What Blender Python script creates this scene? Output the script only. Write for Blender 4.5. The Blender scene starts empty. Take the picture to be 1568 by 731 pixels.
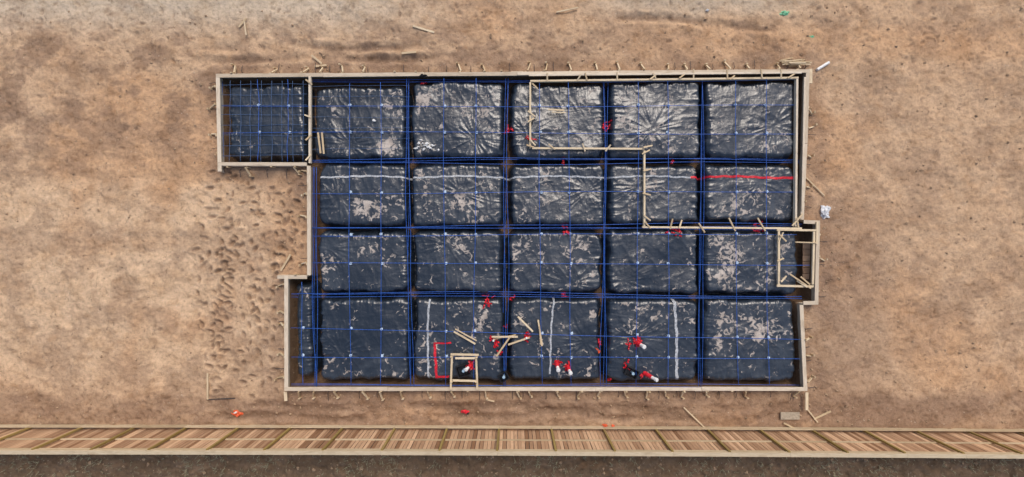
import bpy, math, random
import numpy as np
from mathutils import Vector, Matrix, noise as mnoise
random.seed(7); RNG=np.random.RandomState(11)
S=36.0; H=17.0
sc=bpy.context.scene
def P(px,py,z=0.0):
    k=(H-z)/H/S
    return Vector(((px-784.0)*k,(365.5-py)*k,z))
# ------------------------------------------------ numpy noise
TAB=RNG.rand(256,256)
def vn(x,y):
    xi=np.floor(x).astype(int); yi=np.floor(y).astype(int)
    fx=x-xi; fy=y-yi
    fx=fx*fx*fx*(fx*(fx*6-15)+10); fy=fy*fy*fy*(fy*(fy*6-15)+10)
    a=TAB[xi&255,yi&255]; b=TAB[(xi+1)&255,yi&255]; c=TAB[xi&255,(yi+1)&255]; d=TAB[(xi+1)&255,(yi+1)&255]
    return (a*(1-fx)+b*fx)*(1-fy)+(c*(1-fx)+d*fx)*fy
def fbm(x,y,o=4,g=0.5):
    s=0;a=1;t=0
    for i in range(o):
        s=s+a*vn(x+i*17.3,y-i*9.1); t+=a; a*=g
        x,y=(x*0.8-y*0.6)*2.03,(x*0.6+y*0.8)*2.03
    return s/t
def ridge(x,y,o=3):
    s=0;a=1;t=0
    for i in range(o):
        s=s+a*(1-np.abs(2*vn(x+i*31.7,y+i*5.3)-1)); t+=a; a*=0.55; x=x*2.1; y=y*2.1
    return s/t
def sstep(a,b,x):
    t=np.clip((x-a)/(b-a),0,1); return t*t*(3-2*t)
# ------------------------------------------------ layout
FT=0.30
outline_px=[(330,113),(650,111),(1240,106),(1237,220),(1231,337),(1256,338),(1253,467),(1230,467),(1237,599),(435,599),(435,422),(470,422),(470,254),(333,254)]
OUT=[P(x,y,FT) for x,y in outline_px]
def sd_poly(x,y):
    """positive inside"""
    d=np.full(x.shape,1e9); ins=np.zeros(x.shape,bool)
    n=len(OUT)
    for i in range(n):
        a=OUT[i]; b=OUT[(i+1)%n]
        ex,ey=b.x-a.x,b.y-a.y
        wx,wy=x-a.x,y-a.y
        t=np.clip((wx*ex+wy*ey)/(ex*ex+ey*ey),0,1)
        d=np.minimum(d,np.hypot(wx-ex*t,wy-ey*t))
        c=((a.y>y)!=(b.y>y))
        with np.errstate(divide='ignore',invalid='ignore'):
            xx=(b.x-a.x)*(y-a.y)/((b.y-a.y) if abs(b.y-a.y)>1e-9 else 1e-9)+a.x
        ins^=(c&(x<xx))
    return np.where(ins,d,-d)
PADZ=0.15
pads_px=[(349,130,468,243),
 (482,132,621,244),(630,125,772,243),(783,127,925,243),(933,124,1073,243),(1080,124,1217,243),
 (487,251,623,347),(631,251,771,347),(781,252,926,346),(932,253,1071,344),(1079,252,1217,341),
 (488,355,626,449),(633,354,770,449),(778,354,922,449),(931,352,1069,450),(1079,354,1223,451),
 (453,434,479,577),(489,457,627,583),(634,457,770,583),(779,457,920,583),(929,458,1069,584),(1077,458,1219,585)]
PADS=[]
for x0,y0,x1,y1 in pads_px:
    a=P(x0,y0,0.08); b=P(x1,y1,0.08)
    PADS.append(((a.x+b.x)/2,(a.y+b.y)/2,abs(b.x-a.x)/2,abs(a.y-b.y)/2))
def padfield(x,y):
    wx=x+0.14*(fbm(x*1.7,y*1.7,3)-0.5)*1.6; wy=y+0.14*(fbm(x*1.7+40,y*1.7+9,3)-0.5)*1.6
    D=np.full(x.shape,1e9); W=np.zeros(x.shape); RA=np.zeros(x.shape); RR=np.zeros(x.shape)
    for k,(cx,cy,hx,hy) in enumerate(PADS):
        r=min(0.24+0.12*((k*29)%7)/7,hx*0.6)
        qx=np.abs(wx-cx)-hx; qy=np.abs(wy-cy)-hy
        d=np.hypot(np.maximum(qx+r,0),np.maximum(qy+r,0))+np.minimum(np.maximum(qx+r,qy+r),0)-r
        m=d<D
        D=np.where(m,d,D); W=np.where(m,1/(1+np.exp(-np.clip((qx-qy)*5,-30,30))),W)
        ox=((k*37)%11/11-0.5)*1.6*hx; oy=((k*53)%13/13-0.5)*1.4*hy
        RA=np.where(m,np.arctan2(y-cy-oy,x-cx-ox)+k*2.1,RA); RR=np.where(m,np.hypot(x-cx-ox,y-cy-oy),RR)
    return D,W,RA,RR
def sheetz(x,y,fine=True):
    D,W,RA,RR=padfield(x,y)
    u=np.clip((0.09-D)/0.36,0,1)
    Sx=1-(1-u)**3
    z=-0.5+(PADZ+0.5)*Sx-0.12*np.clip(D/0.15,0,1)
    if fine:
        pl=(W*(ridge(y*4.2,x*0.5+3,3))+(1-W)*(ridge(x*4.2+50,y*0.5,3)))-0.5
        z=z+pl*0.12*np.exp(-((D+0.06)/0.18)**2)
        g_=fbm(x*0.7+3,y*0.7,2)
        z=z+pl*0.045*sstep(0.4,0.65,g_)*np.exp(-((D+0.35)/0.35)**2)
        wx=x+0.35*(fbm(x*0.9,y*0.9,3)-.5); wy=y+0.35*(fbm(x*0.9+9,y*0.9+33,3)-.5)
        r1=ridge(wx*2.3+wy*1.2,wy*0.9-wx*0.5,2)**3
        r2=ridge(wx*0.8-wy*1.9,wx*1.6+wy*0.8+20,2)**3
        rad=ridge(RA*5.0,RR*0.5+7,2)**3
        z=z+(r1*0.022+r2*0.020+rad*0.045*np.clip(RR*2,0,1)*sstep(1.7,0.4,RR)+(fbm(x*0.9,y*0.9,2)-.5)*0.12)*np.clip(u*1.6,0.1,1) -0.02
    return z
# ------------------------------------------------ materials
def newmat(name):
    m=bpy.data.materials.new(name); m.use_nodes=True
    nt=m.node_tree; b=nt.nodes['Principled BSDF']; return m,nt,b
def N(nt,t,**k):
    n=nt.nodes.new(t)
    for a,v in k.items(): setattr(n,a,v)
    return n
def mixrgb(nt,blend,fac,a,b):
    n=nt.nodes.new('ShaderNodeMix'); n.data_type='RGBA'; n.blend_type=blend
    for sock,v in ((n.inputs[0],fac),(n.inputs[6],a),(n.inputs[7],b)):
        if isinstance(v,bpy.types.NodeSocket): nt.links.new(v,sock)
        elif isinstance(v,(int,float)): sock.default_value=v
        else: sock.default_value=(*v,1)
    return n.outputs[2]
def ramp(nt,src,stops):
    r=nt.nodes.new('ShaderNodeValToRGB'); e=r.color_ramp.elements
    while len(e)<len(stops): e.new(0.5)
    for i,(p,c) in enumerate(stops):
        e[i].position=p; e[i].color=(c,c,c,1) if isinstance(c,(int,float)) else (*c,1)
    nt.links.new(src,r.inputs[0]); return r.outputs[0]
def noise(nt,vec,scale,detail=4,rough=0.55,dist=0.0,ntype='FBM'):
    n=nt.nodes.new('ShaderNodeTexNoise'); n.noise_type=ntype
    n.inputs['Scale'].default_value=scale; n.inputs['Detail'].default_value=detail
    n.inputs['Roughness'].default_value=rough; n.inputs['Distortion'].default_value=dist
    if vec is not None: nt.links.new(vec,n.inputs['Vector'])
    return n.outputs[0]
def mapping(nt,src,scale,rot=(0,0,0)):
    m=nt.nodes.new('ShaderNodeMapping'); m.inputs['Scale'].default_value=scale; m.inputs['Rotation'].default_value=rot
    nt.links.new(src,m.inputs['Vector']); return m.outputs[0]
def bump(nt,h,strength,dist,prev=None):
    b=nt.nodes.new('ShaderNodeBump'); b.inputs['Strength'].default_value=strength; b.inputs['Distance'].default_value=dist
    nt.links.new(h,b.inputs['Height'])
    if prev is not None: nt.links.new(prev,b.inputs['Normal'])
    return b.outputs[0]
def math_(nt,op,a,b):
    n=nt.nodes.new('ShaderNodeMath'); n.operation=op
    for i,v in enumerate((a,b)):
        if isinstance(v,bpy.types.NodeSocket): nt.links.new(v,n.inputs[i])
        else: n.inputs[i].default_value=v
    return n.outputs[0]
# soil
def soil_mat():
    m,nt,b=newmat('clay_soil'); L=nt.links.new
    tc=N(nt,'ShaderNodeTexCoord').outputs['Object']
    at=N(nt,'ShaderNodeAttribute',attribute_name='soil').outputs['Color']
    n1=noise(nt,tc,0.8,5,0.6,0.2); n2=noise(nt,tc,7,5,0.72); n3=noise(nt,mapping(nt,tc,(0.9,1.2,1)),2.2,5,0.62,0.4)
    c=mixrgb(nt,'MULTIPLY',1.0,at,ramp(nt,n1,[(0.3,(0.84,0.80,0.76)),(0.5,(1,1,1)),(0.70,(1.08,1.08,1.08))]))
    c=mixrgb(nt,'MULTIPLY',1.0,c,ramp(nt,n2,[(0.3,0.72),(0.5,1.0),(0.7,1.15)]))
    c=mixrgb(nt,'MULTIPLY',1.0,c,ramp(nt,n3,[(0.32,(0.80,0.76,0.72)),(0.45,(1,1,1)),(0.68,(1.07,1.08,1.10))]))
    v=N(nt,'ShaderNodeTexVoronoi'); v.inputs['Scale'].default_value=7; L(tc,v.inputs['Vector'])
    sp=ramp(nt,v.outputs['Distance'],[(0.10,1.0),(0.2,0.0)])
    spm=math_(nt,'MULTIPLY',sp,ramp(nt,n3,[(0.5,0.0),(0.62,0.6)]))
    c=mixrgb(nt,'MIX',spm,c,(0.64,0.53,0.41))
    sp2=ramp(nt,noise(nt,tc,3.5,5,0.75,0.5),[(0.33,0.7),(0.40,0.0)])
    c=mixrgb(nt,'MIX',sp2,c,(0.19,0.12,0.08))
    L(c,b.inputs['Base Color']); b.inputs['Roughness'].default_value=0.95; b.inputs['Specular IOR Level'].default_value=0.12
    nb=bump(nt,n2,0.9,0.05); nb=bump(nt,noise(nt,tc,24,3,0.7),0.7,0.018,nb)
    L(nb,b.inputs['Normal']); return m
def sheet_mat():
    m,nt,b=newmat('black_polyethylene'); L=nt.links.new
    tc=N(nt,'ShaderNodeTexCoord').outputs['Object']
    at=N(nt,'ShaderNodeAttribute',attribute_name='dirt').outputs['Fac']
    n=noise(nt,tc,4.2,5,0.6,0.9); ng=noise(nt,tc,1.1,2)
    s=math_(nt,'ADD',math_(nt,'ADD',n,math_(nt,'MULTIPLY',ng,0.45)),math_(nt,'MULTIPLY',at,0.115))
    mask=ramp(nt,s,[(0.872,0.0),(0.892,0.5),(0.96,0.85)])
    tr=ramp(nt,at,[(0.0,0.0),(0.25,1.0)])
    film=math_(nt,'MULTIPLY',ramp(nt,noise(nt,tc,1.5,4,0.6,0.4),[(0.36,0.03),(0.72,0.30)]),tr)
    base=mixrgb(nt,'MIX',film,(0.015,0.022,0.033),(0.12,0.135,0.15))
    dcol=mixrgb(nt,'MIX',noise(nt,tc,3,3),(0.16,0.12,0.09),(0.85,0.75,0.66))
    c=mixrgb(nt,'MIX',mask,base,dcol)
    L(c,b.inputs['Base Color'])
    r=ramp(nt,mask,[(0,0.30),(0.6,0.85)]); L(r,b.inputs['Roughness'])
    b.inputs['Specular IOR Level'].default_value=1.0
    w2=noise(nt,mapping(nt,tc,(2.2,0.9,1),(0,0,-0.9)),1.9,3,0.5,0.7)
    w3=noise(nt,mapping(nt,tc,(0.9,2.0,1),(0,0,-0.5)),1.6,3,0.5,0.7)
    nb=bump(nt,w2,0.5,0.05); nb=bump(nt,w3,0.45,0.05,nb); nb=bump(nt,noise(nt,tc,8,2,0.5,1.5),0.4,0.015,nb)
    L(nb,b.inputs['Normal']); return m
def wood_mat(name,ca,cb,dirt=(0.30,0.21,0.13),dm=0.5):
    m,nt,b=newmat(name); L=nt.links.new
    uv=N(nt,'ShaderNodeUVMap').outputs[0]
    tone=N(nt,'ShaderNodeAttribute',attribute_name='tone').outputs['Fac']
    g=noise(nt,mapping(nt,uv,(1.5,30,1)),2.0,4,0.6,0.5)
    c=mixrgb(nt,'MIX',tone,ca,cb)
    c=mixrgb(nt,'MULTIPLY',1.0,c,ramp(nt,g,[(0.3,(0.78,0.72,0.64)),(0.6,(1.05,1.05,1.05))]))
    d=ramp(nt,noise(nt,mapping(nt,uv,(1,3,1)),1.3,4,0.65),[(0.52,0.0),(0.72,dm)])
    c=mixrgb(nt,'MIX',d,c,dirt)
    L(c,b.inputs['Base Color']); b.inputs['Roughness'].default_value=0.8; b.inputs['Specular IOR Level'].default_value=0.2
    L(bump(nt,g,0.3,0.005),b.inputs['Normal']); return m
def plain(name,col,rough=0.5,var=0.2,spec=0.4):
    m,nt,b=newmat(name)
    tc=N(nt,'ShaderNodeTexCoord').outputs['Object']
    n=noise(nt,tc,12,3,0.6)
    c=mixrgb(nt,'MULTIPLY',1.0,col,ramp(nt,n,[(0.3,1-var),(0.65,1+var*0.4)]))
    nt.links.new(c,b.inputs['Base Color']); b.inputs['Roughness'].default_value=rough
    b.inputs['Specular IOR Level'].default_value=spec
    return m
SOIL=soil_mat(); SHEET=sheet_mat()
WOOD=wood_mat('form_lumber',(0.54,0.45,0.34),(0.74,0.65,0.52))
WOOD2=wood_mat('yellow_lumber',(0.54,0.41,0.25),(0.77,0.65,0.46))
CEDAR=wood_mat('cedar_picket',(0.27,0.15,0.085),(0.68,0.46,0.30),(0.22,0.14,0.09),0.45)
POSTM=wood_mat('treated_post',(0.27,0.20,0.07),(0.42,0.32,0.12))
RAILM=wood_mat('treated_rail',(0.44,0.35,0.23),(0.60,0.50,0.35))
BLUE=plain('blue_sheathing',(0.03,0.12,0.50),0.45,0.35)
CHAIR=plain('chair_plastic',(0.55,0.68,0.82),0.5)
STEEL=plain('rusty_steel',(0.06,0.05,0.05),0.7,0.4)
REBAR=plain('dull_rebar',(0.07,0.13,0.26),0.6,0.3)
RED=plain('red_tape_plastic',(0.66,0.02,0.035),0.4,0.4)
WTAPE=plain('white_tape_plastic',(0.46,0.48,0.50),0.5,0.5)
PVC=plain('white_pvc',(0.8,0.8,0.78),0.35,0.1)
BAGM=plain('dull_white_plastic',(0.72,0.73,0.74),0.6,0.3)
BLK=plain('black_abs',(0.015,0.015,0.017),0.4)
ORNG=plain('orange_plastic',(0.75,0.12,0.04),0.5,0.4)
GREEN=plain('green_plastic',(0.2,0.55,0.30),0.5,0.3)
CONC=plain('weathered_board',(0.42,0.35,0.26),0.9,0.3)
STRAW=plain('dry_weeds',(0.36,0.33,0.21),0.9,0.4)
CLOD=plain('clay_clods',(0.40,0.28,0.18),0.95,0.5,0.1)
# ------------------------------------------------ heightfield mesh
def gridmesh(name,xs,ys,Z,mat,keep=None):
    nx,ny=len(xs),len(ys)
    X,Y=np.meshgrid(xs,ys)
    co=np.stack([X.ravel(),Y.ravel(),Z.ravel()],1).astype(np.float32)
    i=np.arange(nx*ny).reshape(ny,nx)
    q=np.stack([i[:-1,:-1],i[:-1,1:],i[1:,1:],i[1:,:-1]],-1)
    if keep is not None: q=q[keep]
    q=q.reshape(-1,4)
    me=bpy.data.meshes.new(name)
    me.vertices.add(len(co)); me.vertices.foreach_set('co',co.ravel())
    me.loops.add(q.size); me.loops.foreach_set('vertex_index',q.ravel().astype(np.int32))
    me.polygons.add(len(q)); me.polygons.foreach_set('loop_start',np.arange(0,q.size,4,dtype=np.int32))
    me.polygons.foreach_set('use_smooth',np.ones(len(q),bool))
    me.update(calc_edges=True); me.validate()
    me.materials.append(mat)
    ob=bpy.data.objects.new(name,me); sc.collection.objects.link(ob)
    return ob,me
# ground
xs=np.concatenate([[-1500,-400,-120,-50,-30],np.arange(-23.5,23.51,0.05),[30,50,120,400,1500]])
ys=np.concatenate([[-1500,-400,-120,-50,-20],np.arange(-11.6,11.61,0.05),[20,50,120,400,1500]])
X,Y=np.meshgrid(xs,ys)
near=(np.abs(X)<23.6)&(np.abs(Y)<11.7)
sd=sd_poly(X,Y)
pz=sheetz(X,Y,False)-0.11
z0=(fbm(X*0.5,Y*0.5,4)-0.5)*0.16+(fbm(X*2.0,Y*2.0,4,0.62)-0.5)*0.14
z0=z0*sstep(0.0,0.9,-sd)
px=X*S+784; py=365.5-Y*S
def rut(cy,amp,x0,x1,w=0.16,tread=3.3,slope=0.0):
    c=cy+slope*X+0.35*(fbm(X*0.25+cy,X*0+cy,2)-0.5)*2
    e=sstep(x0,x0+2.5,X)*sstep(x1,x1-2.5,X)*sstep(0.35,0.6,fbm(X*0.5+cy,Y*0.5,2))
    m=np.exp(-((Y-c)/w)**2)*e
    return -amp*m*(0.6+0.8*fbm(X*tread,Y*tread,2))+amp*0.6*(np.exp(-((Y-c-w*1.7)/(w*.5))**2)+np.exp(-((Y-c+w*1.7)/(w*.5))**2))*e*fbm(X*2,Y*2,2)
ruts=(rut(7.95,0.09,-14,-2,slope=0.03)+rut(8.45,0.08,-14,-3,slope=0.03)+rut(-7.2,0.08,-12,11)+rut(-7.55,0.07,-14,12)+rut(2.6,0.08,-13.6,-9.2)+rut(9.5,0.07,2,13,slope=-0.04))
z0=z0+ruts
hollow_shade=0.9*sstep(0.01,0.08,-ruts)  # mask for shade painted into the soil colour, ruts first, footprints added below
fr=random.Random(3)
def foot(cx,cy,ang,depth,L=0.17,Wd=0.075):
    ix=np.searchsorted(xs,[cx-0.5,cx+0.5]); iy=np.searchsorted(ys,[cy-0.5,cy+0.5])
    sl=(slice(iy[0],iy[1]),slice(ix[0],ix[1]))
    dx=X[sl]-cx; dy=Y[sl]-cy
    u=dx*math.cos(ang)+dy*math.sin(ang); v=-dx*math.sin(ang)+dy*math.cos(ang)
    r=np.sqrt((u/L)**2+(v/Wd)**2)
    z0[sl]+= -depth*np.clip(1.2-r,0,1)+depth*0.35*np.exp(-((r-1.5)/0.35)**2)
    hollow_shade[sl]=np.maximum(hollow_shade[sl],1.0*min(1,depth/0.075)*sstep(1.35,0.5,r))
for t_ in range(15):
    fx=fr.uniform(310,455); fy=fr.uniform(262,440); dirx=fr.uniform(-6,6); sgn=1
    for j in range(fr.randint(9,16)):
        fx+=dirx*0.4+fr.uniform(-6,6); fy+=fr.uniform(12,19); sgn=-sgn
        qx=fx+sgn*5
        if qx<300 or qx>462 or fy>635: continue
        if qx>424 and fy>412: continue
        w=P(qx,fy); foot(w.x,w.y,fr.choice([math.pi/2,0.2,2.6])+fr.uniform(-.6,.6),fr.uniform(0.05,0.10),fr.uniform(0.13,0.19),fr.uniform(0.065,0.095))
for i in range(60):
    fx=fr.uniform(303,465); fy=fr.uniform(262,420)
    w=P(fx,fy); foot(w.x,w.y,fr.uniform(0,3.14),fr.uniform(0.04,0.09),fr.uniform(0.12,0.18),fr.uniform(0.06,0.095))
for i in range(420):
    fx=fr.uniform(-40,1600); fy=fr.choice([fr.uniform(5,95),fr.uniform(608,645),fr.uniform(5,640)])
    w=P(fx,fy)
    if sd_poly(np.array([w.x]),np.array([w.y]))[0]>-0.5: continue
    foot(w.x,w.y,fr.uniform(0,3.14),fr.uniform(0.02,0.045),0.14,0.07)
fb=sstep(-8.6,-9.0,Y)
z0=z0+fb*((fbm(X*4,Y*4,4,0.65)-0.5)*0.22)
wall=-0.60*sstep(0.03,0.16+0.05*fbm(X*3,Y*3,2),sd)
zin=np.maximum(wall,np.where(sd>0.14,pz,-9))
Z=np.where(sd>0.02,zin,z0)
Z=np.where(near,Z,0.0)
g,gm=gridmesh('ground',xs,ys,Z,SOIL)
def lerp(a,b,t): return a*(1-t[...,None])+b*t[...,None]
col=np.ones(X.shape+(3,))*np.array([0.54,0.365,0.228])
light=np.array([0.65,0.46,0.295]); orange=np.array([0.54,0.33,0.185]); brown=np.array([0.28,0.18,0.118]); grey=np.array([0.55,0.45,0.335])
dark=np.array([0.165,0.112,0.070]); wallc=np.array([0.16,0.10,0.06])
n=fbm(X*0.22+5,Y*0.22,4); col=lerp(col,orange,0.8*sstep(0.5,0.7,n))
col=lerp(col,light,0.8*sstep(480,380,px)*sstep(260,300,py)*sstep(620,540,py)*sstep(0.25,0.5,fbm(X*0.6,Y*0.6,3)))
col=lerp(col,grey,0.9*sstep(80,0,py)*sstep(760,500,px))
col=lerp(col,grey*0.9,0.8*sstep(40,0,py+20*(fbm(X,Y,3)-.5))*sstep(850,1000,px)*sstep(1300,1150,px))
col=lerp(col,orange,0.7*sstep(900,1050,px)*sstep(20,60,py)*sstep(110,70,py))
wob=fbm(X*0.9,Y*0.9,4); w2_=fbm(X*1.8+7,Y*1.8,5,0.6)
col=lerp(col,brown,0.85*sstep(1.3,0.05,-sd+(wob-0.5)*1.8)*(0.45+0.55*sstep(0.38,0.6,w2_)))
col=lerp(col,brown,0.85*sstep(598,616,py+(wob-0.5)*30)*(0.5+0.55*sstep(0.35,0.6,fbm(X*0.6+8,Y*1.1,5,0.6))).clip(0,1))
col=lerp(col,brown,0.65*sstep(0.49,0.60,fbm(X*0.7+3,Y*0.9,5,0.62))*sstep(1150,800,px)*sstep(25,70,py)*sstep(300,180,py))
col=lerp(col,brown,0.38*sstep(0.49,0.62,fbm(X*0.8+31,Y*0.9,5,0.65)))
col=lerp(col,brown,0.5*sstep(1235,1262,px)*sstep(280,330,py)*sstep(1420,1300,px))
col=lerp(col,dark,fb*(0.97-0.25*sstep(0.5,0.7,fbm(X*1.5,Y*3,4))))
col=lerp(col,brown*0.75,hollow_shade.clip(0,1)*0.75)  # darker soil colour stands in for shade inside ruts and footprints
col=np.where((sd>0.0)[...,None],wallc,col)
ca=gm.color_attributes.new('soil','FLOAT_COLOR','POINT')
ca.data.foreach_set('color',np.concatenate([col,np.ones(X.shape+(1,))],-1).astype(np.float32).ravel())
# sheet
xs2=np.arange(-12.8,13.1,0.034); ys2=np.arange(-6.8,7.3,0.034)
X2,Y2=np.meshgrid(xs2,ys2)
Z2=sheetz(X2,Y2); sd2=sd_poly(X2,Y2)
kf=(sd2>0.22+0.14*(fbm(X2*2.2,Y2*2.2,3)-0.5))
pp=P(1226,400).x
kf&=~((X2>pp+0.03*np.sin(Y2*9))&(Y2<P(0,345).y)&(Y2>P(0,462).y))
keep=kf[:-1,:-1]&kf[1:,1:]
so,sm=gridmesh('plastic_vapor_barrier',xs2,ys2,Z2,SHEET,keep)
px2=X2*S+784; py2=365.5-Y2*S
dirt=0.5*(fbm(X2*0.6,Y2*0.6,3)-0.5)
for cx,cy,rx,ry,a in [(600,185,18,50,1.0),(600,230,20,15,1.2),(652,150,16,25,1.7),(740,190,30,50,.6),(660,222,18,10,1.),(400,180,60,50,-1.0),(1110,395,20,42,1.8),(1170,420,30,30,.8),
 (1150,500,60,40,.9),(1105,520,18,60,.7),(740,490,22,30,1.0),(650,520,22,50,.7),(1160,220,55,30,.4),(1015,200,55,40,.5),(885,200,40,50,.25),(500,410,30,40,.8),(580,380,40,20,.6),
 (590,310,30,40,.7),(550,318,22,20,.7),(660,300,25,40,.6),(710,330,60,20,.5),(820,300,40,40,.4),(1000,300,50,40,.45),(1140,290,40,45,.6),(890,380,40,40,.5),(730,390,40,35,.5),(1000,490,60,40,.3),
 (820,500,50,50,.3),(560,560,60,25,.3),(560,500,60,40,-.4),(520,200,40,40,-.5),(1120,180,40,40,-.3),(850,160,60,25,-.2),(1000,400,40,40,-.2),(995,465,60,10,.6)]:
    dirt=dirt+a*np.exp(-((px2-cx)/rx)**2-((py2-cy)/ry)**2)
D2,_,_,_=padfield(X2,Y2)
dirt=dirt-2.0*sstep(-0.22,0.02,D2)+0.12
da=sm.attributes.new('dirt','FLOAT','POINT'); da.data.foreach_set('value',dirt.astype(np.float32).ravel())
def sz(x,y): return float(sheetz(np.array([x]),np.array([y]))[0])
# ------------------------------------------------ mesh builder
class MB:
    def __init__(s): s.v=[];s.f=[];s.uv=[];s.t=[]
    def beam(s,a,b,w,h,tone=None,up=Vector((0,0,1)),twist=0):
        a=Vector(a);b=Vector(b);d=(b-a);L=d.length;d.normalize()
        u=up if abs(d.dot(up))<0.95 else Vector((0,1,0))
        sx=d.cross(u).normalized(); sy=sx.cross(d).normalized()
        tone=random.random() if tone is None else tone
        o=len(s.v); ou,ov=random.random()*50,random.random()*50
        for e in (a,b):
            for i,j in ((-1,-1),(1,-1),(1,1),(-1,1)): s.v.append(e+sx*(w/2*i)+sy*(h/2*j))
        F=[((0,4,5,1),w),((1,5,6,2),h),((2,6,7,3),w),((3,7,4,0),h)]
        for k,(f,ww) in enumerate(F):
            s.f.append([o+i for i in f][::-1]); v0=ov+k*0.3
            s.uv+=[(ou,v0),(ou+L,v0),(ou+L,v0+ww),(ou,v0+ww)][::-1]; s.t.append(tone)
        s.f.append([o,o+1,o+2,o+3][::-1]); s.uv+=[(ou,ov)]*4; s.t.append(tone*0.6)
        s.f.append([o+4,o+5,o+6,o+7]); s.uv+=[(ou,ov)]*4; s.t.append(tone*0.6)
    def quad(s,p):
        o=len(s.v); s.v+=[Vector(q) for q in p]; s.f.append(list(range(o,o+len(p)))); s.uv+=[(0,0)]*len(p); s.t.append(random.random())
    def tube(s,pts,r,n=6,rad=None,cap=True):
        o=len(s.v); m=len(pts)
        for i,p in enumerate(pts):
            p=Vector(p); d=Vector(pts[min(i+1,m-1)])-Vector(pts[max(i-1,0)])
            if d.length<1e-6: d=Vector((0,0,1))
            d.normalize(); u=Vector((0,0,1)) if abs(d.z)<0.9 else Vector((1,0,0))
            a=d.cross(u).normalized(); b=a.cross(d).normalized(); rr=rad[i] if rad else r
            for k in range(n):
                t=2*math.pi*k/n; s.v.append(p+a*(math.cos(t)*rr)+b*(math.sin(t)*rr))
        for i in range(m-1):
            for k in range(n):
                s.f.append([o+i*n+k,o+i*n+(k+1)%n,o+(i+1)*n+(k+1)%n,o+(i+1)*n+k]); s.uv+=[(0,0)]*4; s.t.append(0.5)
        if cap:
            s.f.append([o+k for k in range(n)][::-1]); s.uv+=[(0,0)]*n; s.t.append(.5)
            s.f.append([o+(m-1)*n+k for k in range(n)]); s.uv+=[(0,0)]*n; s.t.append(.5)
    def make(s,name,mat,parent=None,smooth=False,bevel=0):
        me=bpy.data.meshes.new(name); me.from_pydata([tuple(v) for v in s.v],[],s.f); me.update()
        uv=me.uv_layers.new(name='UVMap'); uv.data.foreach_set('uv',np.array(s.uv,np.float32).ravel())
        at=me.attributes.new('tone','FLOAT','FACE'); at.data.foreach_set('value',np.array(s.t,np.float32))
        me.materials.append(mat)
        if smooth: me.polygons.foreach_set('use_smooth',np.ones(len(me.polygons),bool))
        ob=bpy.data.objects.new(name,me); sc.collection.objects.link(ob)
        if parent: ob.parent=parent
        if bevel:
            bm=ob.modifiers.new('bevel','BEVEL'); bm.width=bevel; bm.segments=2
        return ob
def empty(name):
    e=bpy.data.objects.new(name,None); e.empty_display_size=0.3; sc.collection.objects.link(e); return e
R=random.Random(5)
# ------------------------------------------------ formwork
form=empty('foundation_formwork')
fb_=MB(); st=MB(); pins=MB()
nO=len(OUT)
def inward(a,b):
    d=(b-a).normalized(); nrm=Vector((-d.y,d.x,0)); m=(a+b)/2
    t=m+nrm*0.1
    ins=sd_poly(np.array([t.x]),np.array([t.y]))[0]>0
    return nrm if ins else -nrm
hoff=0
T=0.05
over={10:(0.3,0),13:(0.25,0)}
for i in range(nO):
    a=Vector((OUT[i].x,OUT[i].y,0)); b=Vector((OUT[(i+1)%nO].x,OUT[(i+1)%nO].y,0))
    nrm=inward(a,b); d=(b-a).normalized(); L=(b-a).length
    oa,ob_=over.get(i,(0,0))
    a2=a-d*(oa-0.004); b2=b+d*(ob_-0.004); L2=(b2-a2).length
    k=max(1,int(round(L2/4.3)))
    cuts=[0]+sorted([L2*(j+R.uniform(-0.12,0.12))/k for j in range(1,k)])+[L2]
    for j in range(k):
        p=a2+d*(cuts[j]+0.004); q=a2+d*(cuts[j+1]-0.004); hoff=(hoff+1)%5
        top=FT-0.04-hoff*0.003; bot=-0.06
        w1=R.uniform(-0.010,0.010)
        pw=0.15+R.uniform(-.012,.012)
        pc=Vector((0,0,top+0.021))
        fb_.beam(p+nrm*(T/2+w1)+Vector((0,0,(top+bot)/2)),q+nrm*(T/2-w1)+Vector((0,0,(top+bot)/2)),T-0.006*(i%2),top-bot)
        fb_.beam(p+nrm*(pw/2+w1)+pc,q+nrm*(pw/2-w1)+pc,pw,0.038)
        if j>0:
            c=a2+d*cuts[j]-nrm*0.03
            fb_.beam(c+Vector((0,0,0.11))-d*0.25,c+Vector((0,0,0.11))+d*0.25,0.038,0.2)
    sp=0.9
    m=int(L/sp)
    for j in range(m):
        s_=(j+0.5+R.uniform(-0.25,0.25))*L/m
        c=a+d*s_-nrm*0.03
        st.beam(c+Vector((0,0,-0.12)),c+Vector((R.uniform(-.02,.02),R.uniform(-.02,.02),R.uniform(0.20,0.36))),0.075,0.038,up=nrm)
        rr=R.random()
        if rr<0.8:
            off=R.uniform(0.24,0.42); sk=d*R.uniform(-0.14,0.14)
            st.beam(c-nrm*0.02+d*0.06+Vector((0,0,0.24)),c-nrm*off+sk+d*0.06+Vector((0,0,0.02)),0.05,0.07)
            e=c-nrm*(off+0.03)+sk
            st.beam(e+Vector((0,0,-0.1)),e+Vector((0,0,0.18)),0.08,0.038,up=nrm)
        if R.random()<0.7:
            c2=c+d*R.uniform(0.2,0.5)-nrm*0.05
            pins.tube([c2+Vector((0,0,0.0)),c2+Vector((0,0,0.12))-nrm*0.1,c2-nrm*R.uniform(0.25,0.45)+Vector((0,0,0.06))],0.012,5)
for (x0,y0,x1,y1) in [(437,600,438,614),(1235,601,1235,628),(1241,106,1241,128)]:
    a=P(x0,y0,0.2);b=P(x1,y1,0.2); st.beam(a,b,0.12,0.05,0.9)
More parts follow.
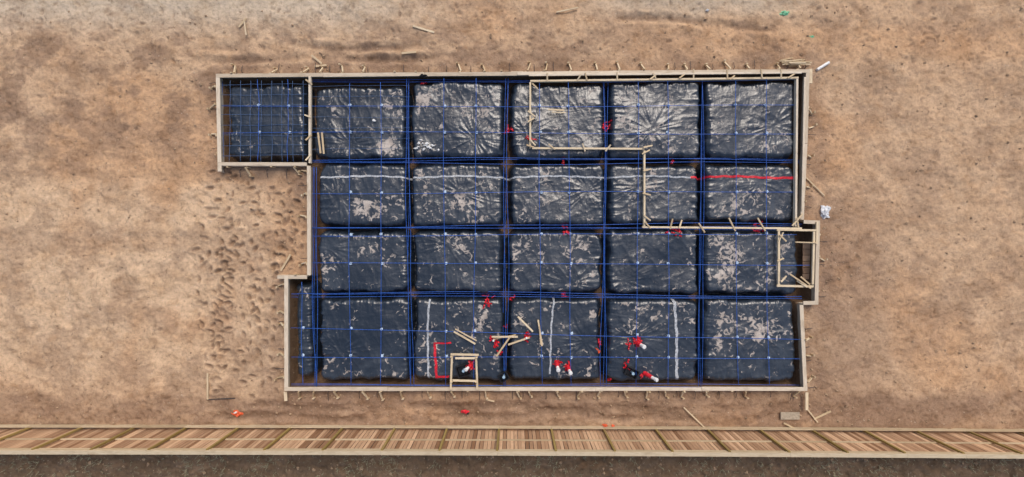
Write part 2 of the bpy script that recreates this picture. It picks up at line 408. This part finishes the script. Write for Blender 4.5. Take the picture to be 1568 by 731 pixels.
def bpx(mb,x0,y0,x1,y1,ztop,w,h,tone=None,**k):
    a=P(x0,y0,ztop);b=P(x1,y1,ztop); a.z-=h/2;b.z-=h/2; mb.beam(a,b,w,h,tone,**k)
bpx(fb_,474,117,474,250,FT+0.02,0.09,0.12,0.8)
bpx(fb_,810,115,1228,111,FT+0.075,0.085,0.04,0.9)
bpx(fb_,1221,119,1219,347,FT+0.01,0.085,0.14,0.9)
bpx(fb_,1233,118,1229,322,FT+0.082,0.085,0.04,0.7)
fb_.make('form_boards',WOOD,form,bevel=0.004)
dr=MB()
segs=[(812,124,1223,119),(812,126,812,227),(815,227,987,228),(987,231,987,346),(984,348,1228,350)]
for k,(a,b,c,d_) in enumerate(segs):
    bpx(dr,a,b,c,d_,FT+0.02+0.003*k,0.075,0.12,0.75+0.05*k)
for k,(x,y,dx,dy) in enumerate([(815,128,8,8),(838,112,0,12),(890,114,-6,9),(896,112,3,12),(945,110,0,14),(995,122,12,-9),(1000,112,4,8),(1040,120,12,-9),(1062,106,0,14),(1113,106,1,16),(1117,122,8,-6),(1165,106,2,14),(1196,106,0,14),
  (808,170,12,9),(808,187,10,-6),(812,214,8,9),(806,222,12,4),(840,221,10,8),(892,220,4,12),(935,222,-8,10),(985,226,14,-3),(983,236,12,-6),
  (985,262,12,-3),(984,296,12,3),(986,330,10,8),(988,340,8,10),(1030,335,-4,16),(1040,350,4,-13),(1070,342,9,14),(1116,334,10,20),(1160,334,12,20),(1213,346,16,-18),(1220,334,3,16),(1206,120,14,-9),
  (468,122,10,8),(466,176,10,4),(468,215,9,-8),(468,246,8,-9),(1194,360,10,10),(1190,400,10,-4),(1240,436,-14,-12),(1236,440,-16,-10),(1196,432,8,-9)]):
    z=FT+0.10+0.004*(k%4)
    a=P(x,y,z);b=P(x+dx,y+dy,z-0.09); dr.beam(a,b,0.06,0.035)
for k,(a,b,c,d_) in enumerate([(1193,354,1193,437),(1190,352,1250,353),(1190,438,1246,439),(1247,355,1245,436),(1252,340,1251,374)]):
    bpx(dr,a,b,c,d_,FT+0.05+0.003*k,0.085,0.07,0.8)
bpx(dr,1200,356,1192,372,FT+0.09,0.035,0.06); bpx(dr,1210,420,1242,442,FT+0.10,0.06,0.035)
bpx(dr,1250,372,1218,371,FT+0.11,0.05,0.05)
dr.make('drop_form_boards',WOOD2,form,bevel=0.003)
pk=MB()
for j in range(6):
    y0=377+j*9.3; pk.beam(P(1229,y0,-0.25),P(1245,y0,-0.1),0.24,0.03)
pk.make('pocket_lining_boards',CEDAR,form)
st.make('kicker_stakes',WOOD2,form); pins.make('steel_form_pins',STEEL,form)
# ------------------------------------------------ tendons
cb=MB(); ch=MB()
CZ=PADZ+0.080
def cable(px0,py0,px1,py1,z=CZ,r=0.0105,wob=1.0,mb=cb):
    n=26; ph=R.uniform(0,6); pts=[]
    A=P(px0,py0,z);B=P(px1,py1,z); d=(B-A).normalized(); nn=Vector((-d.y,d.x,0))
    f1,f2=R.uniform(3,6),R.uniform(8,14)
    for i in range(n+1):
        t=i/n; p=A.lerp(B,t)+nn*(0.03*wob*math.sin(ph+f1*t)+0.014*wob*math.sin(2*ph+f2*t))
        p.z=z+0.012*math.sin(ph+f2*2*t)
        pts.append(p)
    mb.tube(pts,r,6)
Hrows=[(163,162,340,1222),(203,205,340,1222),(296,294,478,1220),(404,405,478,1240),(361,359,478,1220),(503,520,446,1226),(546,550,446,1226)]
for i,(y0,y1,x0,x1) in enumerate(Hrows): cable(x0,y0,x1,y1,CZ)
Vx=[(535,536,128,590),(582,584,126,590),(680,682,120,590),(728,726,120,590),(826,829,122,590),(869,875,122,590),(977,975,120,590),(1022,1024,120,590),(1126,1130,120,590),(1172,1177,120,590),(462,464,432,590),(395,396,122,248),(440,441,122,248)]
for x0,x1,y0,y1 in Vx: cable(x0,y0,x1,y1,CZ+0.026)
for y0,y1,x0,x1 in [(246,247,478,1224),(349,347,478,1228),(451,456,446,1228)]:
    for k in range(3): cable(x0,y0+(k-1)*2.6+R.uniform(-1,1),x1,y1+(k-1)*2.4+R.uniform(-1.5,1.5),[0.14,-0.02,0.08][k],0.011,1.8)
for y0,y1,x0,x1 in [(123,121,476,1222),(588,590,446,1230)]:
    for k in range(2): cable(x0,y0+k*3,x1,y1+k*3,0.02+k*0.04,0.010,1.2)
for x0,x1,y0,y1 in [(625,629,120,592),(777,773,120,592),(928,923,120,592),(1075,1073,120,592),(480,484,256,592)]:
    for k in range(3): cable(x0+(k-1)*2.4+R.uniform(-1,1),y0,x1+(k-1)*2.4+R.uniform(-1.5,1.5),y1,[0.11,-0.05,0.04][k],0.011,1.8)
cable(341,250,341,125,0.0)
cables=empty('post_tension_cable_grid')
cb.make('blue_tendons',BLUE,cables,smooth=True)
rb=MB()
for i in range(8):
    y=130+i*15.5; cable(338,y,470,y+R.uniform(-1,1),CZ-0.02,0.009,0.5,rb)
for i in range(8):
    x=352+i*16; cable(x,124,x+R.uniform(-1,1),248,CZ-0.004,0.009,0.5,rb)
for i in range(7):
    y=132+i*16; cable(478,y,628,y+R.uniform(-1,1),CZ-0.02,0.007,0.6,rb)
rb.make('rebar_mat',REBAR,cables,smooth=True)
def chair(x,y,zt=CZ-0.010):
    z0=zt-0.09; seg=10
    pts=[(x+0.045*math.cos(2*math.pi*k/seg),y+0.045*math.sin(2*math.pi*k/seg),zt-0.015) for k in range(seg+1)]
    ch.tube(pts,0.019,5,cap=False)
    for k in range(4):
        a=math.pi/4+k*math.pi/2
        ch.tube([(x,y,zt),(x+0.045*math.cos(a),y+0.045*math.sin(a),zt-0.015),(x+0.065*math.cos(a),y+0.065*math.sin(a),z0)],0.013,4)
for (y0,y1,x0,x1) in Hrows:
    for vx0,vx1,vy0,vy1 in Vx:
        t=(y0-vy0)/(vy1-vy0); vx=vx0+(vx1-vx0)*t
        if not(x0<vx<x1): continue
        yy=y0+(y1-y0)*(vx-x0)/(x1-x0)
        if not(vy0<yy<vy1): continue
        w=P(vx,yy,CZ); chair(w.x+R.uniform(-.03,.03)+0.03,w.y+R.uniform(-.03,.03)+0.03)
ch.make('tendon_chairs',CHAIR,cables)
# ------------------------------------------------ tapes on sheet
def tape(x0,y0,x1,y1,w,mat,name,gap=0.014):
    A=P(x0,y0,PADZ);B=P(x1,y1,PADZ);L=(B-A).length;n=max(4,int(L/0.05)); d=(B-A).normalized(); nn=Vector((-d.y,d.x,0))
    ph=R.uniform(0,6)
    cs=[A.lerp(B,i/n)+nn*(0.03*math.sin(ph+i*0.08)+0.012*math.sin(i*0.5)) for i in range(n+1)]
    rows=[]
    ww=[w*R.uniform(0.75,1.1)/2 for _ in cs]
    for s_ in(-1,0,1):
        xx=np.array([c.x+nn.x*q*s_ for c,q in zip(cs,ww)]); yy=np.array([c.y+nn.y*q*s_ for c,q in zip(cs,ww)])
        zz=sheetz(xx,yy)+gap+0.006; zz=np.maximum(zz,-0.4)
        rows.append([Vector(t) for t in zip(xx,yy,zz)])
    mb=MB()
    for r_ in rows: mb.v+=r_
    m=n+1
    for r_ in range(2):
        for i in range(n):
            mb.f.append([r_*m+i,r_*m+i+1,(r_+1)*m+i+1,(r_+1)*m+i]); mb.uv+=[(0,0)]*4; mb.t.append(.5)
    return mb.make(name,mat,smooth=True)
tape(490,271,1057,271,0.08,WTAPE,'white_seam_tape')
tape(1057,271,1215,272,0.10,RED,'red_seam_tape')
tape(657,459,655,580,0.09,WTAPE,'white_seam_tape')
tape(848,458,841,573,0.08,WTAPE,'white_seam_tape')
tape(1033,459,1037,584,0.12,WTAPE,'white_seam_tape')
tape(664,526,691,524,0.08,RED,'red_seam_tape')
tape(666,528,668,578,0.11,RED,'red_seam_tape')
tape(667,577,688,577,0.10,RED,'red_seam_tape')
def crumple(cx,cy,rad,mat,name,n=7,w=0.06,zb=None):
    mb=MB(); c=P(cx,cy,PADZ)
    for k in range(n):
        a=R.uniform(0,6.28); p=Vector((c.x+R.gauss(0,rad*0.35),c.y+R.gauss(0,rad*0.35),0)); L=R.uniform(0.5,1.1)*rad
        m=5; prev=None; ww=w*R.uniform(0.6,1.3)
        for i in range(m+1):
            a+=R.uniform(-0.5,0.5); d=Vector((math.cos(a),math.sin(a),0)); nn=Vector((-d.y,d.x,R.uniform(-0.6,0.6)))*ww/2
            base=(sz(p.x,p.y) if zb is None else zb); z=max(base,-0.15)+0.03+R.uniform(0,0.09)
            q=(Vector((p.x,p.y,z))+nn,Vector((p.x,p.y,z))-nn)
            if prev: mb.quad([prev[0],prev[1],q[1],q[0]])
            prev=q; p=p+d*(L/m)
    return mb.make(name,mat)
for x,y,r,n_ in [(648,126,.12,5),(777,197,.16,7),(930,190,.2,8),(925,196,.12,4),(811,212,.16,6),(864,250,.12,5),(864,352,.17,8),(1031,245,.1,4),(1028,349,.18,6),(1039,359,.16,5),(1162,349,.22,8),(1170,352,.12,4),(745,461,.2,9),(748,466,.12,5),
  (782,457,.13,5),(866,453,.15,7),(972,522,.3,12),(963,527,.15,5),(760,528,.16,6),(766,540,.12,5),(808,514,.10,4),(773,502,.1,3),(920,527,.14,5),(917,538,.12,4),(719,560,.18,7),(958,559,.15,6),(935,585,.1,3),(852,556,.12,5)]:
    crumple(x,y,r*1.15,ORNG if (x,y)==(917,538) else RED,'red_tape_wrap',n_,0.055)
# ------------------------------------------------ pipes
def pipe(bx,by,h=0.6,r=0.045,lean=(0,0),redto=0.6):
    e=empty('pvc_pipe_stub'); b=P(bx,by,PADZ); zb=max(sz(b.x,b.y),-0.1)-0.05
    top=Vector((b.x+lean[0],b.y+lean[1],zb+h)); bot=Vector((b.x,b.y,zb))
    mid=bot.lerp(top,redto)
    m1=MB(); m1.tube([bot,mid],r*1.15,14,rad=[r*1.6,r*1.25]); m1.make('red_wrap',RED,e,smooth=False)
    m2=MB(); dd=(top-mid)
    m2.tube([mid,mid+dd*0.6,mid+dd*0.61,top-dd*0.05,top],r,14,rad=[r,r,r*1.25,r*1.25,r*0.9]); m2.make('white_pipe',PVC,e)
    c=crumple(bx,by,0.2,RED,'loose_tape',6,0.06); c.parent=e
for a in [(987,572,.6,.065,(.34,-.1)),(869,562,.6,.065,(0.06,-.10)),(852,555,.6,.065,(.02,-.18)),(974,524,.6,.07,(.18,-.07)),(722,559,.5,.06,(-.2,-.08)),(756,520,.3,.035,(0,0)),(806,516,.3,.035,(0,0))]:
    pipe(*a)
PLBL=plain('pale_blue_cap',(0.35,0.5,0.62),0.4)
def tub(cx,cy,rot,w=0.42,l=0.5,h=0.24):
    c=P(cx,cy,PADZ); zb=max(sz(c.x,c.y),0.0)
    mb=MB(); M=Matrix.Rotation(rot,4,'Z')
    def q(x,y,z): return Vector((c.x,c.y,zb))+M@Vector((x,y,z))
    t=0.02
    mb.beam(q(-l/2,-w/2,h/2),q(l/2,-w/2,h/2),t,h); mb.beam(q(-l/2,w/2,h/2),q(l/2,w/2,h/2),t,h)
    mb.beam(q(-l/2,-w/2+.011,h/2),q(-l/2,w/2-.011,h/2),t,h-0.004); mb.beam(q(l/2,-w/2+.011,h/2),q(l/2,w/2-.011,h/2),t,h-0.004)
    mb.beam(q(-l/2+.02,0,0.05),q(l/2-.02,0,0.05),w-.03,0.02)
    mb.beam(q(-l/2-.03,0,h-0.012),q(-l/2-.01,0,h-0.012),w+.08,0.016); mb.beam(q(l/2+.01,0,h-0.012),q(l/2+.03,0,h-0.012),w+.08,0.016)
    mb.beam(q(0,-w/2,h-.05),q(0,w/2,h-.05),0.03,0.02)
    e=empty('plumbing_tub_box'); mb.make('box_shell',BLK,e,bevel=0.004)
    p=MB(); p.tube([q(0.03,0.02,0.06),q(0.03,0.02,h+0.08)],0.045,12); p.tube([q(0.03,0.02,h+0.06),q(0.03,0.02,h+0.09)],0.06,12); p.make('drain_pipe',PLBL,e)
tub(710,566,0.3,.45,.5); tub(771,577,0.5,.32,.36); tub(965,569,-0.45,.36,.5)
# ------------------------------------------------ frame around tub
fr_=empty('wooden_tub_frame'); mb=MB()
for k,(a,b,c,d_) in enumerate([(690,543,733,544),(692,546,690,597),(729,547,731,597),(693,583,729,584),(697,549,727,549)]):
    bpx(mb,a,b,c,d_,FT+0.07+k*0.003,0.08,0.05,0.6+0.08*k)
for x,y in [(692,545),(730,546),(692,583),(730,583)]:
    w=P(x,y,0.2); mb.beam((w.x,w.y,0.1),(w.x,w.y,0.42),0.09,0.04,0.9)
mb.make('frame_boards',WOOD2,fr_,bevel=0.003)
# ------------------------------------------------ loose planks
def plank(x0,y0,x1,y1,w=0.09,h=0.035,mat=WOOD2,name='loose_plank',z=None,t=None):
    mb=MB()
    if z is None:
        a=P(x0,y0);  ins=sd_poly(np.array([a.x]),np.array([a.y]))[0]>0
        z=CZ+0.05 if ins else 0.055
    a=P(x0,y0,z);b=P(x1,y1,z+0.012); mb.beam(a,b,w,h,t if t is not None else R.random()); return mb.make(name,mat,bevel=0.003)
for k,a in enumerate([(695,508,728,527),(697,504,730,522),(793,485,816,508),(824,490,830,530),(826,500,828,528),(753,516,793,516),(755,520,790,513),(778,528,811,517),(760,546,781,516),(764,540,776,524),
  (839,168,864,169),(845,172,867,173),(493,203,496,236),(487,203,491,235)]):
    plank(*a,w=0.07 if k not in (1,4,6,9,11) else 0.045,z=CZ+0.05+0.045*(k%3))
for a in [(632,40,665,50),(852,19,885,12),(615,82,637,80),(477,85,493,98),(482,102,500,100),(366,42,377,28),(374,32,377,54),(318,572,318,612),(1047,624,1084,660),(1237,628,1252,647),(1246,642,1272,630),
   (744,612,757,615),(1200,648,1216,656),(1232,270,1262,300),(430,415,445,390)]:
    plank(*a,w=R.choice([0.05,0.065,0.08]))
plank(318,612,360,610,w=0.03,mat=STEEL,name='steel_stake')
plank(1195,637,1224,637,w=0.30,h=0.05,mat=CONC,name='scrap_board')
for k in range(16):
    x=R.uniform(1192,1214); y=R.uniform(92,102); a=R.uniform(-0.25,0.2); L=R.uniform(14,32)
    plank(x,y,x+L*math.cos(a),y+L*math.sin(a),w=0.045,z=0.05+0.03*k/3,name='wood_stake',t=R.random())
mb=MB(); mb.tube([P(1251,107,0.08),P(1269,96,0.08)],0.06,12); mb.make('white_pipe_offcut',PVC)
def bag(cx,cy,rx,ry,rz,mat,name,seed=0,z=0.0):
    import bmesh
    bm=bmesh.new(); bmesh.ops.create_icosphere(bm,subdivisions=3,radius=1)
    for v in bm.verts:
        n_=mnoise.noise(v.co*1.6+Vector((seed,0,0)))*0.8+mnoise.noise(v.co*4+Vector((seed,3,0)))*0.4
        v.co*=1+n_; v.co.x*=rx; v.co.y*=ry; v.co.z=max(v.co.z*rz,-rz*0.4)
    me=bpy.data.meshes.new(name); bm.to_mesh(me); bm.free(); me.materials.append(mat)
    ob=bpy.data.objects.new(name,me); sc.collection.objects.link(ob); w=P(cx,cy,z); ob.location=(w.x,w.y,z+rz*0.4); return ob
bag(1261,325,.17,.22,.10,BAGM,'white_bag',1); bag(1267,319,.10,.08,.08,BAGM,'white_bag',6); bag(1265,332,.12,.06,.06,BAGM,'white_bag',16)
bag(364,632,.2,.12,.1,ORNG,'orange_plastic_bag',2); bag(926,651,.12,.07,.08,ORNG,'orange_plastic_bag',3); bag(938,652,.08,.06,.07,ORNG,'orange_plastic_bag',9)
bag(712,630,.14,.07,.06,RED,'red_plastic_scrap',4); bag(716,633,.05,.04,.04,BLK,'black_scrap',4)
bag(1201,21,.16,.1,.06,GREEN,'green_plastic_bag',5); bag(1243,57,.1,.05,.04,GREEN,'green_plastic_bag',7)
bag(1083,16,.06,.04,.04,PVC,'paper_scrap',5); bag(364,630,.05,.04,.14,PVC,'paper_scrap',5)
bag(648,117,.12,.06,.1,BLK,'black_strap',5,0.3)
for k in range(14):
    x=R.gauss(648,8); y=R.gauss(224,4); bag(x,y,R.uniform(.03,.08),R.uniform(.02,.05),.03,PVC,'white_foam_scrap',k*3.1,PADZ+0.03)
bag(573,185,.06,.05,.04,PVC,'white_foam_scrap',2,PADZ+.03)
# ------------------------------------------------ fence
fence=empty('wooden_fence')
def fy(x): return -8.06-0.0042*x-0.00010*x*x
pk=MB(); po=MB(); ra=MB()
FH=1.95
x=-27.0
while x<27:
    w=R.uniform(0.126,0.142); h=FH-0.04+R.uniform(-0.012,0.012); yy=fy(x)-0.07+R.uniform(-0.006,0.006)
    pk.beam((x+w/2,yy,0.03),(x+w/2+R.uniform(-.008,.008),yy,h),w,0.018,tone=min(1,max(0,R.gauss(0.55,0.33))),up=Vector((0,1,0)))
    x+=w+R.uniform(0.012,0.028)
sp=79.3/S; x0=P(368,650).x
k=-6
while x0+k*sp<27:
    xx=x0+k*sp; po.beam((xx,fy(xx)+0.025,-0.1),(xx+R.uniform(-.03,.03),fy(xx)+0.025,FH-0.06),0.08,0.08,up=Vector((0,1,0)))
    nx=xx+sp
    for zz,hh,dd,of in [(0.12,0.20,0.035,0.095),(0.95,0.07,0.035,-0.036),(1.72,0.09,0.04,-0.036)]:
        if of>0: ra.beam((xx+.004,fy(xx)+of,zz),(nx-.004,fy(nx)+of,zz),dd,hh)
        else: ra.beam((xx+.055,fy(xx)+of,zz),(nx-.055,fy(nx)+of,zz),dd,hh)
    ra.beam((xx+.003,fy(xx)-0.03,FH),(nx-.003,fy(nx)-0.03,FH),0.15,0.04,0.9)
    ra.beam((xx+.003,fy(xx)+0.005,FH-0.09),(nx-.003,fy(nx)+0.005,FH-0.09),0.03,0.12,0.5)
    k+=1
pk.make('pickets',CEDAR,fence); po.make('posts',POSTM,fence); ra.make('rails_and_cap',RAILM,fence)
# ------------------------------------------------ clods and weeds
cl=MB()
def clod(x,y,r,z=0):
    o=len(cl.v)
    base=[(1,0,0),(0,1,0),(-1,0,0),(0,-1,0),(0,0,1),(0.7,0.7,.4),(-.7,.7,.5),(-.7,-.7,.4),(.7,-.7,.5)]
    V=[Vector(b_)*r*R.uniform(0.6,1.3) for b_ in base]
    a=R.uniform(0,6.28); M=Matrix.Rotation(a,3,'Z')
    cl.v+=[Vector((x,y,z))+M@v for v in V]
    for f in [(0,5,4),(5,1,4),(1,6,4),(6,2,4),(2,7,4),(7,3,4),(3,8,4),(8,0,4)]:
        cl.f.append([o+i for i in f]); cl.uv+=[(0,0)]*3; cl.t.append(.5)
pts=[(R.uniform(-22,22),R.uniform(-10,10)) for _ in range(7000)]
arr=np.array(pts); sda=sd_poly(arr[:,0],arr[:,1])
ixs=np.clip(np.searchsorted(xs,arr[:,0]),0,len(xs)-1); iys=np.clip(np.searchsorted(ys,arr[:,1]),0,len(ys)-1)
for (x,y),s_,ii,jj in zip(pts,sda,ixs,iys):
    if s_>-0.1: continue
    pr=0.25+0.6*(s_>-1.2)+0.3*(y<-6)
    if R.random()<pr: clod(x,y,R.choice([.015,.02,.02,.03,.03,.045,.06])*(1.3 if y<-8.6 else 1),float(Z[jj,ii])-0.004)
cl.make('soil_clods',CLOD)
wd=MB()
for k in range(1800):
    x=R.uniform(-22,22); y=R.uniform(-10.3,-8.7)
    if R.random()>0.3+0.7*(math.sin(x*1.3)*math.sin(x*0.37+1)>0.1): continue
    for j in range(3):
        a=R.uniform(0,6.28); L=R.uniform(0.06,0.2); c=Vector((x,y,0.0)); d=Vector((math.cos(a),math.sin(a),0))
        n_=Vector((-d.y,d.x,0))*0.008
        m_=c+d*L*0.5+Vector((0,0,L*0.6)); e=c+d*L+Vector((0,0,L*0.5))
        wd.quad([c-n_,c+n_,m_+n_,m_-n_]); wd.quad([m_-n_,m_+n_,e])
wd.make('dry_weeds',STRAW)
# ------------------------------------------------ light & camera
w=bpy.data.worlds.new('World'); sc.world=w; w.use_nodes=True; nt=w.node_tree
bg=nt.nodes['Background']; sky=nt.nodes.new('ShaderNodeTexSky'); sky.sky_type='NISHITA'; sky.sun_disc=False
EL=math.radians(50); AZ=math.radians(20)
sky.sun_elevation=EL; sky.sun_rotation=AZ; sky.dust_density=4.0; sky.air_density=1.0
nt.links.new(sky.outputs[0],bg.inputs[0]); bg.inputs[1].default_value=0.15
sd_=bpy.data.lights.new('sun','SUN'); sd_.energy=1.4; sd_.angle=math.radians(32); sd_.color=(1,0.93,0.84)
so_=bpy.data.objects.new('sun',sd_); sc.collection.objects.link(so_)
dirv=Vector((math.sin(AZ)*math.cos(EL),math.cos(AZ)*math.cos(EL),math.sin(EL)))
so_.rotation_euler=dirv.to_track_quat('Z','Y').to_euler(); so_.location=(0,0,30)
cam=bpy.data.cameras.new('camera'); co=bpy.data.objects.new('camera',cam); sc.collection.objects.link(co)
cam.sensor_width=36; cam.lens=36*H/(1568/S); cam.clip_end=5000; co.location=(0,0,H); co.rotation_euler=(0,0,0)
sc.camera=co
sc.view_settings.view_transform='Standard'; sc.view_settings.look='None'; sc.view_settings.exposure=0
